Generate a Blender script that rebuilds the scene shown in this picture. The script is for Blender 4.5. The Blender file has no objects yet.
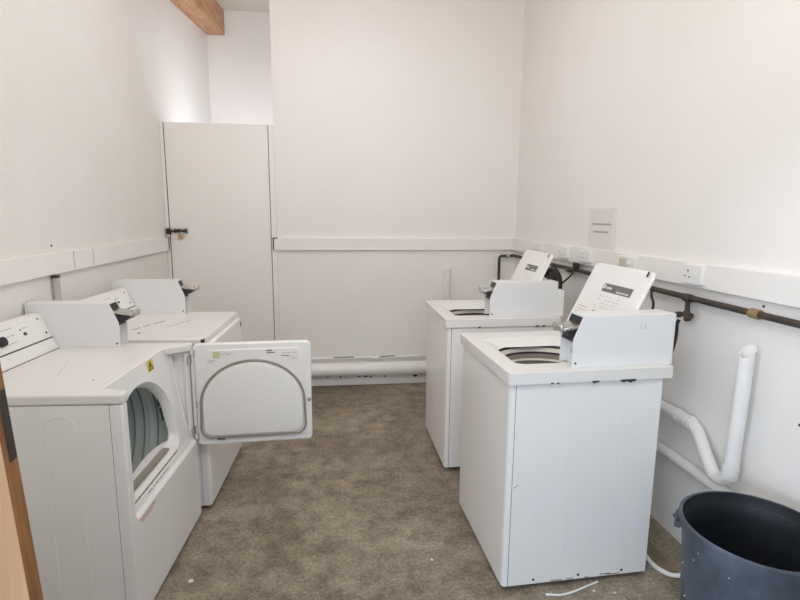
import bpy, bmesh, math, random
from mathutils import Vector, Matrix
random.seed(7)
sc = bpy.context.scene
COL = sc.collection
PI = math.pi

# ------------------------------------------------------------------ materials
def mat(name, color, rough=0.5, metal=0.0, noise=None, bump=None, spec=0.5, coat=0.0):
    """noise=(scale, amount, colour2) blends a second colour in; bump=(scale, strength)"""
    m = bpy.data.materials.new(name); m.use_nodes = True
    nt = m.node_tree; b = nt.nodes['Principled BSDF']
    b.inputs['Base Color'].default_value = (*color, 1)
    b.inputs['Roughness'].default_value = rough
    b.inputs['Metallic'].default_value = metal
    b.inputs['Specular IOR Level'].default_value = spec
    b.inputs['Coat Weight'].default_value = coat
    tc = nt.nodes.new('ShaderNodeTexCoord')
    if noise:
        n = nt.nodes.new('ShaderNodeTexNoise'); n.inputs['Scale'].default_value = noise[0]
        n.inputs['Detail'].default_value = 6; n.inputs['Roughness'].default_value = .6
        nt.links.new(tc.outputs['Object'], n.inputs['Vector'])
        r = nt.nodes.new('ShaderNodeValToRGB')
        r.color_ramp.elements[0].position = noise[3] if len(noise) > 3 else .35
        r.color_ramp.elements[1].position = noise[4] if len(noise) > 4 else .7
        r.color_ramp.elements[0].color = (*color, 1)
        c2 = tuple(color[i]*(1-noise[1]) + noise[2][i]*noise[1] for i in range(3))
        r.color_ramp.elements[1].color = (*c2, 1)
        nt.links.new(n.outputs['Fac'], r.inputs['Fac'])
        nt.links.new(r.outputs['Color'], b.inputs['Base Color'])
    if bump:
        n2 = nt.nodes.new('ShaderNodeTexNoise'); n2.inputs['Scale'].default_value = bump[0]
        n2.inputs['Detail'].default_value = 4
        nt.links.new(tc.outputs['Object'], n2.inputs['Vector'])
        bp = nt.nodes.new('ShaderNodeBump'); bp.inputs['Strength'].default_value = bump[1]
        bp.inputs['Distance'].default_value = .004
        nt.links.new(n2.outputs['Fac'], bp.inputs['Height'])
        nt.links.new(bp.outputs['Normal'], b.inputs['Normal'])
    return m

M = {}
M['wall'] = mat('painted_wall', (.86, .835, .81), .75, noise=(1.6, .35, (.81, .77, .735)), bump=(55, .35), spec=.25)
M['rough_wall'] = mat('roughcast_wall', (.84, .815, .785), .85, noise=(2.2, .4, (.78, .745, .70)), bump=(90, .8), spec=.2)
M['door_paint'] = mat('painted_board', (.87, .845, .82), .55, noise=(2.5, .35, (.83, .79, .75)), bump=(18, .12), spec=.35)
M['trunking'] = mat('painted_trunking', (.87, .85, .825), .5, noise=(5, .3, (.82, .79, .75)), spec=.35)
M['ceiling'] = mat('ceiling_paint', (.66, .61, .54), .8, noise=(2, .4, (.6, .54, .46)))
M['enamel'] = mat('white_enamel', (.87, .865, .855), .32, noise=(3, .3, (.84, .82, .79)), spec=.5, coat=.15)
M['deck'] = mat('white_deck_enamel', (.79, .78, .765), .35, noise=(6, .35, (.76, .735, .70)), spec=.5)
M['coin'] = mat('white_powder_coat', (.78, .78, .78), .4, bump=(150, .1), spec=.4)
M['plastic'] = mat('white_plastic', (.84, .835, .82), .38, spec=.5)
M['cream'] = mat('cream_plastic', (.62, .58, .48), .5)
M['tubring'] = mat('tub_ring_plastic', (.66, .63, .57), .45)
M['tubband'] = mat('tub_band_stained', (.30, .26, .21), .5, noise=(14, .5, (.2, .15, .11)))
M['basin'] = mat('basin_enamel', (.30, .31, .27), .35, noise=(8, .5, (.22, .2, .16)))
M['drum'] = mat('drum_enamel', (.70, .74, .70), .35, noise=(10, .4, (.62, .66, .62)))
M['drum_line'] = mat('drum_seam_grey', (.30, .33, .31), .5)
M['drum_dark'] = mat('drum_vent_dark', (.03, .035, .035), .6)
M['rubber'] = mat('black_rubber', (.018, .017, .017), .55)
M['gasket'] = mat('grey_gasket', (.30, .27, .23), .7)
M['seam'] = mat('dark_seam', (.07, .065, .06), .8)
M['chip'] = mat('chipped_enamel', (.035, .03, .025), .8)
M['rust'] = mat('rusty_chip', (.30, .20, .09), .9)
M['chrome'] = mat('chrome', (.62, .61, .59), .22, 1.0)
M['dark_metal'] = mat('dark_metal', (.05, .05, .05), .4, .7)
M['steel_pipe'] = mat('old_steel_pipe', (.045, .040, .036), .55, .3, noise=(30, .7, (.12, .08, .05)))
M['brass'] = mat('brass', (.62, .36, .16), .35, .8)
M['pvc'] = mat('white_pvc', (.86, .85, .84), .4, noise=(9, .3, (.72, .69, .65)))
M['label_grey'] = mat('grey_label', (.16, .155, .15), .5)
M['label_mark'] = mat('faint_label_print', (.45, .43, .40), .6)
M['label_white'] = mat('label_white_print', (.75, .74, .72), .5)
M['yellow'] = mat('yellow_sticker', (.72, .56, .08), .5)
M['green_label'] = mat('pale_green_label', (.60, .62, .34), .5)
M['tan_label'] = mat('tan_label_print', (.70, .66, .56), .6)
M['red_ink'] = mat('red_ink', (.66, .32, .27), .6)
M['ink'] = mat('black_ink', (.06, .05, .05), .6)
M['paper'] = mat('paper', (.77, .735, .715), .8)
M['paper_ink'] = mat('faded_ink', (.36, .34, .33), .8)
M['tape'] = mat('clear_tape', (.86, .86, .85), .25)
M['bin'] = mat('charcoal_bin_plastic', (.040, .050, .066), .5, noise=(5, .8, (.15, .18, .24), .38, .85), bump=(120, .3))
M['bin_in'] = mat('shaded_bin_inside', (.008, .010, .014), .6, noise=(6, .25, (.05, .07, .10), .5, .85), bump=(160, .5))  # same bin plastic, darkened so its colour holds the shade inside
M['conduit'] = mat('grey_conduit', (.44, .44, .41), .6, noise=(12, .4, (.7, .68, .64)))
M['fill_tube'] = None

def emis(name, c, s):
    m = bpy.data.materials.new(name); m.use_nodes = True
    b = m.node_tree.nodes['Principled BSDF']
    b.inputs['Base Color'].default_value = (*c, 1)
    b.inputs['Emission Color'].default_value = (*c, 1); b.inputs['Emission Strength'].default_value = s
    return m

def concrete():
    m = bpy.data.materials.new('worn_concrete'); m.use_nodes = True
    nt = m.node_tree; b = nt.nodes['Principled BSDF']; L = nt.links.new
    tc = nt.nodes.new('ShaderNodeTexCoord')
    def noise(scale, det, rough=.6, dist=0):
        n = nt.nodes.new('ShaderNodeTexNoise'); n.inputs['Scale'].default_value = scale
        n.inputs['Detail'].default_value = det; n.inputs['Roughness'].default_value = rough
        n.inputs['Distortion'].default_value = dist
        L(tc.outputs['Object'], n.inputs['Vector']); return n
    def ramp(n, stops):
        r = nt.nodes.new('ShaderNodeValToRGB'); e = r.color_ramp.elements
        e[0].position, e[0].color = stops[0][0], (*stops[0][1], 1)
        e[1].position, e[1].color = stops[-1][0], (*stops[-1][1], 1)
        for p, c in stops[1:-1]:
            k = e.new(p); k.color = (*c, 1)
        L(n.outputs['Fac'], r.inputs['Fac']); return r
    def mix(a, bb, fac, mode='MULTIPLY'):
        x = nt.nodes.new('ShaderNodeMix'); x.data_type = 'RGBA'; x.blend_type = mode
        if isinstance(fac, float): x.inputs[0].default_value = fac
        else: L(fac, x.inputs[0])
        L(a, x.inputs[6]); L(bb, x.inputs[7]); return x.outputs[2]
    base = ramp(noise(1.3, 9, .7, .5), [(.30, (.17, .137, .098)), (.45, (.245, .202, .148)), (.57, (.315, .267, .202)), (.72, (.38, .33, .26))])
    mid = ramp(noise(9, 8, .7), [(.34, (.48, .48, .48)), (.5, (.97, .97, .97)), (.67, (1.38, 1.38, 1.38))])
    fine = ramp(noise(70, 6, .75), [(.34, (.42, .42, .42)), (.5, (1, 1, 1)), (.66, (1.6, 1.6, 1.6))])
    c = mix(base.outputs['Color'], mid.outputs['Color'], .8)
    c = mix(c, fine.outputs['Color'], .7)
    v = nt.nodes.new('ShaderNodeTexVoronoi'); v.inputs['Scale'].default_value = 7
    L(tc.outputs['Object'], v.inputs['Vector'])
    vr = nt.nodes.new('ShaderNodeValToRGB'); vr.color_ramp.elements[0].position = .012; vr.color_ramp.elements[1].position = .03
    vr.color_ramp.elements[0].color = (.75,.75,.75, 1); vr.color_ramp.elements[1].color = (0, 0, 0, 1)
    L(v.outputs['Distance'], vr.inputs['Fac'])
    pale = nt.nodes.new('ShaderNodeRGB'); pale.outputs[0].default_value = (.50, .45, .40, 1)
    c = mix(c, pale.outputs[0], vr.outputs['Color'], 'MIX')
    L(c, b.inputs['Base Color'])
    b.inputs['Roughness'].default_value = .62; b.inputs['Specular IOR Level'].default_value = .35
    bp = nt.nodes.new('ShaderNodeBump'); bp.inputs['Strength'].default_value = .3; bp.inputs['Distance'].default_value = .004
    L(noise(40, 6).outputs['Fac'], bp.inputs['Height']); L(bp.outputs['Normal'], b.inputs['Normal'])
    return m
M['concrete'] = concrete()

def wood(name, a, bcol, scale=(1, 12, 12)):
    m = bpy.data.materials.new(name); m.use_nodes = True
    nt = m.node_tree; b = nt.nodes['Principled BSDF']; L = nt.links.new
    tc = nt.nodes.new('ShaderNodeTexCoord'); mp = nt.nodes.new('ShaderNodeMapping')
    mp.inputs['Scale'].default_value = scale
    L(tc.outputs['Object'], mp.inputs['Vector'])
    n = nt.nodes.new('ShaderNodeTexNoise'); n.inputs['Scale'].default_value = 3; n.inputs['Detail'].default_value = 6
    n.inputs['Distortion'].default_value = .8
    L(mp.outputs['Vector'], n.inputs['Vector'])
    r = nt.nodes.new('ShaderNodeValToRGB'); r.color_ramp.elements[0].position = .3; r.color_ramp.elements[1].position = .68
    r.color_ramp.elements[0].color = (*a, 1); r.color_ramp.elements[1].color = (*bcol, 1)
    L(n.outputs['Fac'], r.inputs['Fac']); L(r.outputs['Color'], b.inputs['Base Color'])
    b.inputs['Roughness'].default_value = .6
    return m
M['beam_wood'] = wood('oiled_beam_wood', (.40, .19, .09), (.62, .36, .20), (9, 1.2, 9))
M['post_face'] = wood('sunlit_orange_timber', (.88, .50, .27), (.95, .62, .38), (10, 10, 1))  # sunlight on the post's front is put into this brighter colour
M['post_edge'] = wood('shaded_brown_timber', (.22, .085, .025), (.40, .17, .05), (12, 12, 2))  # same post's edge turned from the sun, its shade painted in

# ------------------------------------------------------------------ mesh helpers
def obj(name, bm, m, parent=None, bevel=0, smooth=35, seg=2):
    bmesh.ops.remove_doubles(bm, verts=bm.verts, dist=1e-6)
    bmesh.ops.recalc_face_normals(bm, faces=bm.faces)
    me = bpy.data.meshes.new(name); bm.to_mesh(me); bm.free()
    o = bpy.data.objects.new(name, me); COL.objects.link(o)
    me.materials.append(M[m] if isinstance(m, str) else m)
    if smooth:
        me.shade_smooth(); me.set_sharp_from_angle(angle=math.radians(smooth))
    if bevel:
        b = o.modifiers.new('bevel', 'BEVEL'); b.width = bevel; b.segments = seg; b.limit_method = 'ANGLE'
        b.angle_limit = math.radians(40); b.harden_normals = False
    if parent is not None: o.parent = parent
    return o

def tag(o, label, cat, group=None):
    o['label'] = label; o['category'] = cat
    if group: o['group'] = group
    return o
def empty(name, loc, rz, label, cat, group=None):
    o = bpy.data.objects.new(name, None); COL.objects.link(o)
    o.location = loc; o.rotation_euler = (0, 0, rz); o.empty_display_size = .1
    return tag(o, label, cat, group)
def struct(o):
    o['kind'] = 'structure'; return o

ID = lambda p: Vector(p)
def box(bm, lo, hi, T=ID):
    vs = [bm.verts.new(T((x, y, z))) for x in (lo[0], hi[0]) for y in (lo[1], hi[1]) for z in (lo[2], hi[2])]
    for f in ((0,1,3,2),(4,6,7,5),(0,4,5,1),(2,3,7,6),(0,2,6,4),(1,5,7,3)):
        bm.faces.new([vs[i] for i in f])
def prism(bm, poly, axis, a, b, T=ID):
    """poly: 2D list; axis 0,1,2 = extrusion axis; the 2D coordinates are the other two axes in order"""
    def P(p, c):
        q = [p[0], p[1]]; q.insert(axis, c); return T(q)
    A = [bm.verts.new(P(p, a)) for p in poly]; B = [bm.verts.new(P(p, b)) for p in poly]
    n = len(poly)
    for i in range(n):
        bm.faces.new((A[i], A[(i+1) % n], B[(i+1) % n], B[i]))
    bm.faces.new(A); bm.faces.new(B[::-1])
def plate(bm, outer, holes, axis, a, b, T=ID):
    """flat plate with holes"""
    def P(p, c):
        q = [p[0], p[1]]; q.insert(axis, c); return T(q)
    rings = []
    for c in (a, b):
        edges = []; loops = []
        for lp in [outer] + holes:
            vs = [bm.verts.new(P(p, c)) for p in lp]; loops.append(vs)
            edges += [bm.edges.new((vs[i], vs[(i+1) % len(vs)])) for i in range(len(vs))]
        bmesh.ops.triangle_fill(bm, use_beauty=True, use_dissolve=False, edges=edges)
        rings.append(loops)
    for la, lb in zip(*rings):
        n = len(la)
        for i in range(n):
            bm.faces.new((la[i], la[(i+1) % n], lb[(i+1) % n], lb[i]))
def loft(bm, rings, T=ID, closed=True, cap0=False, cap1=False):
    R = [[bm.verts.new(T(p)) for p in r] for r in rings]
    n = len(R[0])
    for r0, r1 in zip(R[:-1], R[1:]):
        for i in range(n if closed else n-1):
            bm.faces.new((r0[i], r0[(i+1) % n], r1[(i+1) % n], r1[i]))
    if cap0: bm.faces.new(R[0][::-1])
    if cap1: bm.faces.new(R[-1])
def tube(bm, pts, r, n=12, T=ID, caps=True):
    pts = [Vector(T(p)) for p in pts]; rad = r if isinstance(r, (list, tuple)) else [r]*len(pts)
    rings = []; up = None
    for i, p in enumerate(pts):
        if i == 0: d = pts[1]-p
        elif i == len(pts)-1: d = p-pts[i-1]
        else: d = (pts[i+1]-p).normalized() + (p-pts[i-1]).normalized()
        d.normalize()
        if up is None:
            up = Vector((0,0,1)) if abs(d.z) < .9 else Vector((1,0,0))
        s = d.cross(up)
        if s.length < 1e-4: s = d.cross(Vector((0,1,0)))
        s.normalize(); up = s.cross(d).normalized()
        rings.append([p + s*math.cos(2*PI*k/n)*rad[i] + up*math.sin(2*PI*k/n)*rad[i] for k in range(n)])
    loft(bm, rings, ID, True, caps, caps)
def lathe(bm, prof, n=48, T=ID, c=(0,0), close=False):
    """prof: (radius, z) around the z axis through c"""
    rings = []
    for r, z in prof:
        rings.append([(c[0]+r*math.cos(2*PI*k/n), c[1]+r*math.sin(2*PI*k/n), z) for k in range(n)])
    loft(bm, rings, T)
def disc_tube(bm, center, axis, r, h0, h1, n=20, T=ID):
    """cylinder along an axis index"""
    poly = [(center[0]+r*math.cos(2*PI*k/n), center[1]+r*math.sin(2*PI*k/n)) for k in range(n)]
    prism(bm, poly, axis, h0, h1, T)
def rrect(x0, y0, x1, y1, r, n=6):
    out = []
    for cx, cy, a in ((x1-r, y1-r, 0), (x0+r, y1-r, 90), (x0+r, y0+r, 180), (x1-r, y0+r, 270)):
        for k in range(n+1):
            t = math.radians(a + 90*k/n); out.append((cx+r*math.cos(t), cy+r*math.sin(t)))
    return out
def smooth_path(pts, n=8):
    """Catmull-Rom"""
    P = [Vector(p) for p in pts]; P = [P[0]*2-P[1]] + P + [P[-1]*2-P[-2]]; out = []
    for i in range(1, len(P)-2):
        for k in range(n):
            t = k/n; a, b, c, d = P[i-1:i+3]
            out.append(.5*((2*b)+(c-a)*t+(2*a-5*b+4*c-d)*t*t+(-a+3*b-3*c+d)*t**3))
    out.append(P[-2]); return out
def arch(x0, x1, z0, zs, z1, rb=.05, n=10, narrow=0.0):
    """door shape: flat bottom with rounded corners, sides up to zs, half ellipse above up to z1"""
    cx = (x0+x1)/2; a = (x1-x0)/2 - narrow; pts = []
    for k in range(2*n+1):
        t = PI*k/(2*n); pts.append((cx + a*math.cos(t), zs + (z1-zs)*math.sin(t)))
    for cxx, t0 in ((x0+rb, 180), (x1-rb, 270)):
        for k in range(n//2+1):
            t = math.radians(t0 + 90*k/(n//2)); pts.append((cxx+rb*math.cos(t), z0+rb+rb*math.sin(t)))
    return pts
def scribble(bm, x0, x1, y, h, T, axis, c, n=7, th=.0006, slope=0):
    """row of illegible word-like strokes"""
    x = x0; rnd = random.Random(int(abs(x0*1e4)+abs(y*1e3)))
    w = (x1-x0)/n
    for k in range(n):
        ww = w*rnd.uniform(.45, .85); hh = h*rnd.uniform(.6, 1)
        yy = y + slope*(x-x0)
        prism(bm, [(x, yy), (x+ww, yy+slope*ww), (x+ww, yy+slope*ww+hh), (x, yy+hh)], axis, c, c+th, T)
        x += w

# ------------------------------------------------------------------ camera
cam = bpy.data.cameras.new('camera'); co = bpy.data.objects.new('camera', cam); COL.objects.link(co)
f, pitch, roll, yaw = 513.45, -.16367, .00743, .12094
cam.sensor_width = 36; cam.lens = 36*f/800; cam.clip_start = .05
cy, sy, cp, sp = math.cos(yaw), math.sin(yaw), math.cos(pitch), math.sin(pitch)
F = Vector((sy*cp, cy*cp, sp)); R0 = Vector((cy, -sy, 0)); U0 = R0.cross(F)
R = R0*math.cos(roll) + U0*math.sin(roll); U = -R0*math.sin(roll) + U0*math.cos(roll)
mw = Matrix(((R.x, U.x, -F.x, 0), (R.y, U.y, -F.y, 0), (R.z, U.z, -F.z, 1.5078), (0, 0, 0, 1)))
co.matrix_world = mw
sc.camera = co

# ------------------------------------------------------------------ the room
XL, XR, YB, YC = -1.4013, 1.5769, 4.463, 6.252
YF = .62                     # inner face of the front wall
def ceil_z(y): return 3.71 + .11*(y-YC)

bm = bmesh.new(); box(bm, (-4.5, -4, -.12), (4.5, YC+.2, 0)); struct(obj('floor', bm, 'concrete', smooth=0))
bm = bmesh.new(); prism(bm, [(YF-.2, 0), (YC+.15, 0), (YC+.15, ceil_z(YC+.15)+.1), (YF-.2, ceil_z(YF-.2)+.1)], 0, XL-.15, XL)
struct(obj('wall_left', bm, 'rough_wall', smooth=0))
bm = bmesh.new(); prism(bm, [(YF-.2, 0), (YB+.15, 0), (YB+.15, ceil_z(YB+.15)+.1), (YF-.2, ceil_z(YF-.2)+.1)], 0, XR, XR+.15)
struct(obj('wall_right', bm, 'wall', smooth=0))
bm = bmesh.new(); box(bm, (-.512, YB, 0), (XR+.0, YB+.15, ceil_z(YB)+.05)); struct(obj('wall_back', bm, 'wall', smooth=0))
bm = bmesh.new(); box(bm, (-.45, YB+.15, 0), (-.30, YC, ceil_z(YB))); struct(obj('wall_closet_side', bm, 'wall', smooth=0))
bm = bmesh.new(); box(bm, (XL, YC, 0), (.2, YC+.15, ceil_z(YC)+.05)); struct(obj('wall_closet_back', bm, 'wall', smooth=0))
bm = bmesh.new(); prism(bm, [(YF-.2, ceil_z(YF-.2)), (YC+.15, ceil_z(YC+.15)), (YC+.15, ceil_z(YC+.15)+.1), (YF-.2, ceil_z(YF-.2)+.1)], 0, XL-.15, XR+.15)
struct(obj('ceiling', bm, 'ceiling', smooth=0))
# front wall around the open doorway in which the camera stands
DX0, DX1, DZ = -.505, .86, 2.15
bm = bmesh.new()
prism(bm, [(XL, 0), (DX0, 0), (DX0, DZ), (DX1, DZ), (DX1, 0), (XR, 0), (XR, ceil_z(YF)), (XL, ceil_z(YF))], 1, YF-.12, YF)
struct(obj('wall_front', bm, 'wall', smooth=0))

# cupboard door closing the closet, its strips and its bolt
door = empty('door_1', (-.96, YB, 0), 0, '', ''); del door['label'], door['category']; struct(door)
DT = lambda p: Vector((p[0]+.96, p[1]-YB, p[2]))
bm = bmesh.new(); box(bm, (-1.369, YB-.0, .01), (-.559, YB+.03, 2.228), DT); obj('door_leaf', bm, 'door_paint', door, .002)
bm = bmesh.new(); box(bm, (XL+.001, YB-.004, 0), (-1.376, YB+.05, 2.238), DT); obj('door_stile', bm, 'door_paint', door, .002)
bm = bmesh.new(); box(bm, (-.553, YB-.003, 0), (-.513, YB+.05, 2.225), DT); obj('door_stile', bm, 'door_paint', door, .002)
bm = bmesh.new(); box(bm, (-1.3765, YB+.004, 0), (-1.368, YB+.02, 2.226), DT); box(bm, (-.5595, YB+.004, 0), (-.5525, YB+.02, 2.222), DT)
obj('gap_shadow_strip', bm, 'seam', door)
bolt = empty('slide_bolt', (-1.30, YB, 1.36), 0, '', ''); del bolt['label'], bolt['category']; bolt.parent = door
bolt.location = DT((-1.30, YB, 1.362))
bm = bmesh.new(); box(bm, (-.045, -.006, -.022), (.075, 0, .026)); obj('back_plate', bm, 'chrome', bolt, .001)
bm = bmesh.new(); tube(bm, [(-.085, -.016, .004), (.062, -.016, .004)], .0085); tube(bm, [(.03, -.016, .004), (.03, -.04, .01)], .005); obj('bolt_rod', bm, 'dark_metal', bolt)
bm = bmesh.new()
for x in (-.03, .0, .05): box(bm, (x, -.028, -.012), (x+.012, -.005, .02))
box(bm, (-.095, -.028, -.02), (-.06, -.0, .026)); obj('keeper', bm, 'dark_metal', bolt, .002)
pl = empty('padlock', (-1.281, YB-.025, 1.352), 0, 'small brass padlock hanging from the slide bolt of the white cupboard door', 'padlock')
bm = bmesh.new(); box(bm, (-.018, -.009, -.05), (.018, .009, -.018)); obj('lock_body', bm, 'brass', pl, .004)
bm = bmesh.new(); tube(bm, [(-.011, 0, -.02)]+[(-.011*math.cos(t*PI/8), 0, -.004+.011*math.sin(t*PI/8)) for t in range(9)]+[(.011, 0, -.02)], .0028, 8); obj('shackle', bm, 'chrome', pl)

# trunking boards on the three walls
bm = bmesh.new(); box(bm, (XL, .7, 1.208), (XL+.022, YB-.03, 1.313)); t1 = struct(obj('trim_1', bm, 'trunking', None, .002))
bm = bmesh.new(); box(bm, (XL+.002, YB-.032, 1.212), (XL+.024, YB-.018, 1.316)); obj('open_end', bm, 'seam', t1)
bm = bmesh.new(); box(bm, (XL+.022, 2.885, 1.215), (XL+.0235, 2.888, 1.31)); box(bm, (XL+.022, 3.105, 1.215), (XL+.0235, 3.107, 1.31)); obj('cover_joint', bm, 'gasket', t1)
bm = bmesh.new(); box(bm, (-.533, YB-.026, 1.208), (XR-.026, YB, 1.311)); t2 = struct(obj('trim_2', bm, 'trunking', None, .002))
bm = bmesh.new(); box(bm, (-.543, YB-.022, 1.212), (-.5315, YB-.004, 1.307)); box(bm, (-.545, YB-.026, 1.305), (-.503, YB-.004, 1.313)); obj('open_end', bm, 'seam', t2)
bm = bmesh.new(); box(bm, (XR-.025, .7, 1.206), (XR, YB, 1.312)); struct(obj('trim_3', bm, 'trunking', None, .002))
# skirting along the back wall
bm = bmesh.new(); box(bm, (-.51, YB-.02, 0), (XR, YB, .095)); bb = struct(obj('baseboard_back', bm, 'wall', None, .004))
bm = bmesh.new()
rr = random.Random(3)
for x, w in ((-.28,.03),(-.11,.014),(.0,.02),(.16,.03),(.21,.05),(.27,.02),(.66,.05),(.73,.02),(.05,.01),(.40,.015)):
    z = .072+rr.uniform(-.004, .012); prism(bm, [(x, z), (x+w*.5, z-.008), (x+w, z+.002), (x+w*.8, z+.012), (x+w*.2, z+.01)], 1, YB-.0215, YB-.019)
obj('flaked_spot', bm, 'seam', bb)

# ceiling beam on the left wall
bm = bmesh.new()
y0, y1 = 1.0, YC
zb = lambda y: 3.447+.110*(y-YC)
loft(bm, [[(XL, y, zb(y)), (-1.207, y, zb(y)), (-1.207, y, ceil_z(y)), (XL, y, ceil_z(y))] for y in (y0, 3, 4.5, y1)], cap0=True, cap1=True)
beam = obj('ceiling_beam', bm, 'beam_wood', None, .008); tag(beam, 'orange-brown timber beam running under the ceiling along the left wall', 'beam')

# door post in the doorway
def lean(p):   # the post leans a few degrees into the doorway
    return Vector((p[0] - .052*(p[2]-1.0)/1.0, p[1], p[2]))
post = empty('door_post', (-.50, .72, 0), 0, 'timber door post coloured sunlit orange in front and shaded brown on its edge at the left edge of the doorway', 'post')
PT = lambda p: lean(p) - Vector((-.50, .72, 0))
bm = bmesh.new(); box(bm, (-.56, .70, 0), (-.4375, .721, 2.15), PT); obj('front_board', bm, 'post_face', post, .001)
bm = bmesh.new(); box(bm, (-.4375, .70, 0), (-.4325, .721, 2.15), PT); obj('edge_board', bm, 'post_edge', post, .0005)
bm = bmesh.new(); box(bm, (-.434, .7035, 1.175), (-.4315, .720, 1.275), PT); obj('strike_plate', bm, 'steel_pipe', post, .002)

# ------------------------------------------------------------------ pipes on the walls
bm = bmesh.new(); tube(bm, [(-.50, YB-.066, .161), (XR-.02, YB-.066, .161)], .060, 20)
o = obj('waste_pipe', bm, 'pvc'); tag(o, 'thick white waste pipe lying along the foot of the back wall', 'pipe')
bm = bmesh.new(); tube(bm, [(-.50, YB-.022, .252), (.3, YB-.022, .254), (XR-.02, YB-.022, .258)], .0125, 10)
o = obj('water_pipe', bm, 'pvc'); tag(o, 'thin white water pipe with dark bare patches above the thick back wall pipe', 'pipe')
wp = o
for a, b in ((-.29, -.25), (-.05, .13), (.36, .50), (.70, .93)):
    bm = bmesh.new(); tube(bm, [(a, YB-.0265, .2595), (b, YB-.0265, .2605)], .0065, 8); obj('bare_patch', bm, 'seam', wp)
bm = bmesh.new()
tube(bm, [(.31, YB-.03, .246), (.335, YB-.03, .246)], .018, 12); tube(bm, [(.322, YB-.03, .25), (.322, YB-.03, .29)], .007, 8); box(bm, (.30, YB-.040, .236), (.345, YB-.001, .245))
obj('pipe_clip', bm, 'pvc', wp)
bm = bmesh.new(); tube(bm, [(.957, YB-.032, .3), (.957, YB-.032, 1.02)], .024, 16); tube(bm, [(.957, YB-.032, 1.02), (.957, YB-.032, 1.045)], .029, 16)
o = obj('standpipe', bm, 'pvc'); tag(o, 'short white capped standpipe on the back wall behind the far washer', 'pipe')
bm = bmesh.new(); tube(bm, [(XL+.018, 2.70, .0), (XL+.018, 2.70, 1.19)], .016, 12)
o = obj('conduit', bm, 'conduit'); tag(o, 'short grey conduit dropping from the board on the left wall', 'conduit')
bm = bmesh.new(); box(bm, (XL+.004, 2.683, 1.190), (XL+.032, 2.717, 1.204)); obj('conduit_collar', bm, 'seam', o, .002)

# right wall drain
def path_arc(*pts): return smooth_path(pts, 6)
XP = 1.540
bm = bmesh.new()
tube(bm, [(XP, 4.1, .60), (XP, 2.0, .613)] + path_arc((XP-.003, 1.965, .613), (XP-.008, 1.92, .592), (XP-.018, 1.855, .532), (XP-.027, 1.80, .487)) + path_arc((XP-.03, 1.775, .473), (XP-.03, 1.735, .480), (XP-.03, 1.704, .515))+[(XP-.03, 1.698, .55)], .0265, 18)
dp = obj('drain_pipe', bm, 'pvc'); tag(dp, 'white drain pipe with an elbow and upright open-topped standpipe on the right wall', 'pipe')
bm = bmesh.new(); tube(bm, [(XP, 2.075, .613), (XP, 2.05, .613)], .031, 18); obj('pipe_collar', bm, 'pvc', dp)
bm = bmesh.new(); tube(bm, [(XP-.002, 1.995, .613), (XP-.003, 1.965, .613)], .031, 18); obj('pipe_collar', bm, 'pvc', dp)
bm = bmesh.new(); tube(bm, [(XP-.03, 1.704, .505), (XP-.03, 1.698, .555)], .030, 18); obj('pipe_collar', bm, 'pvc', dp)
# the standpipe: hollow, cut on a slant
bm = bmesh.new()
n = 24; r0, r1 = .0265, .0235; cx, cyy = XP-.032, 1.698
def ring(r, z, sl=0):
    return [(cx+r*math.cos(2*PI*k/n), cyy-.030*(z-.5)+r*math.sin(2*PI*k/n), z + sl*(1.0*math.cos(2*PI*k/n) + .25*math.sin(2*PI*k/n))) for k in range(n)]
loft(bm, [ring(r0, .52), ring(r0, .8), ring(r0, 1.018, .022), ring(r1, 1.018, .022), ring(r1, .8), ring(r1, .6)])
obj('open_standpipe', bm, 'pvc', dp)
bm = bmesh.new(); tube(bm, [(XR-.025, 4.2, .395), (XR-.025, 2.5, .398), (XR-.025, 1.2, .405), (XR-.025, .8, .405)], .0245, 16)
o = obj('drain_pipe', bm, 'pvc'); tag(o, 'straight white pipe low on the right wall, passing behind the dark bin', 'pipe')

# dark steel water pipe along the right wall with a drop in the corner
XS = XR-.032
bm = bmesh.new()
tube(bm, [(XS, .8, 1.150), (XS, 1.9, 1.155), (XS, 3.2, 1.163), (XS, YB-.05, 1.163)] , .0135, 12)
sp_ = obj('steel_pipe', bm, 'steel_pipe'); tag(sp_, 'dark steel water pipe running under the sockets on the right wall', 'pipe')
bm = bmesh.new(); tube(bm, [(XS+.005, YB-.04, 1.160), (1.44, YB-.04, 1.157), (1.428, YB-.04, 1.150), (1.424, YB-.04, 1.13), (1.424, YB-.04, .85)], .0125, 12)
obj('corner_drop', bm, 'steel_pipe', sp_)
for y, nm in ((1.71, 'pipe_coupling'), (3.28, 'pipe_coupling'), (2.085, 'tee_fitting')):
    bm = bmesh.new(); tube(bm, [(XS, y-.022, 1.154), (XS, y+.022, 1.154)], .0185, 10); obj(nm, bm, 'steel_pipe' if y != 1.71 else 'rust', sp_)
for x in (1.50, ):
    bm = bmesh.new(); tube(bm, [(x-.012, YB-.04, 1.158), (x+.012, YB-.04, 1.158)], .018, 10); obj('pipe_coupling', bm, 'conduit', sp_)
tap = bpy.data.objects.new('water_tap', None); COL.objects.link(tap); tap.location = (XS, 2.085, 1.13); tap.parent = sp_
bm = bmesh.new(); tube(bm, [(0, 0, .01), (0, 0, -.05)], .011, 10); tube(bm, [(0, 0, -.035), (-.012, -.025, -.07)], [.014, .016], 10); tube(bm, [(0, .02, -.052), (0, -.03, -.052)], .013, 10); obj('tap_body', bm, 'steel_pipe', tap)
bm = bmesh.new(); tube(bm, [(-.03, 0, -.05), (-.048, 0, -.05)], .014, 10); obj('tap_handle', bm, 'steel_pipe', tap)
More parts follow.
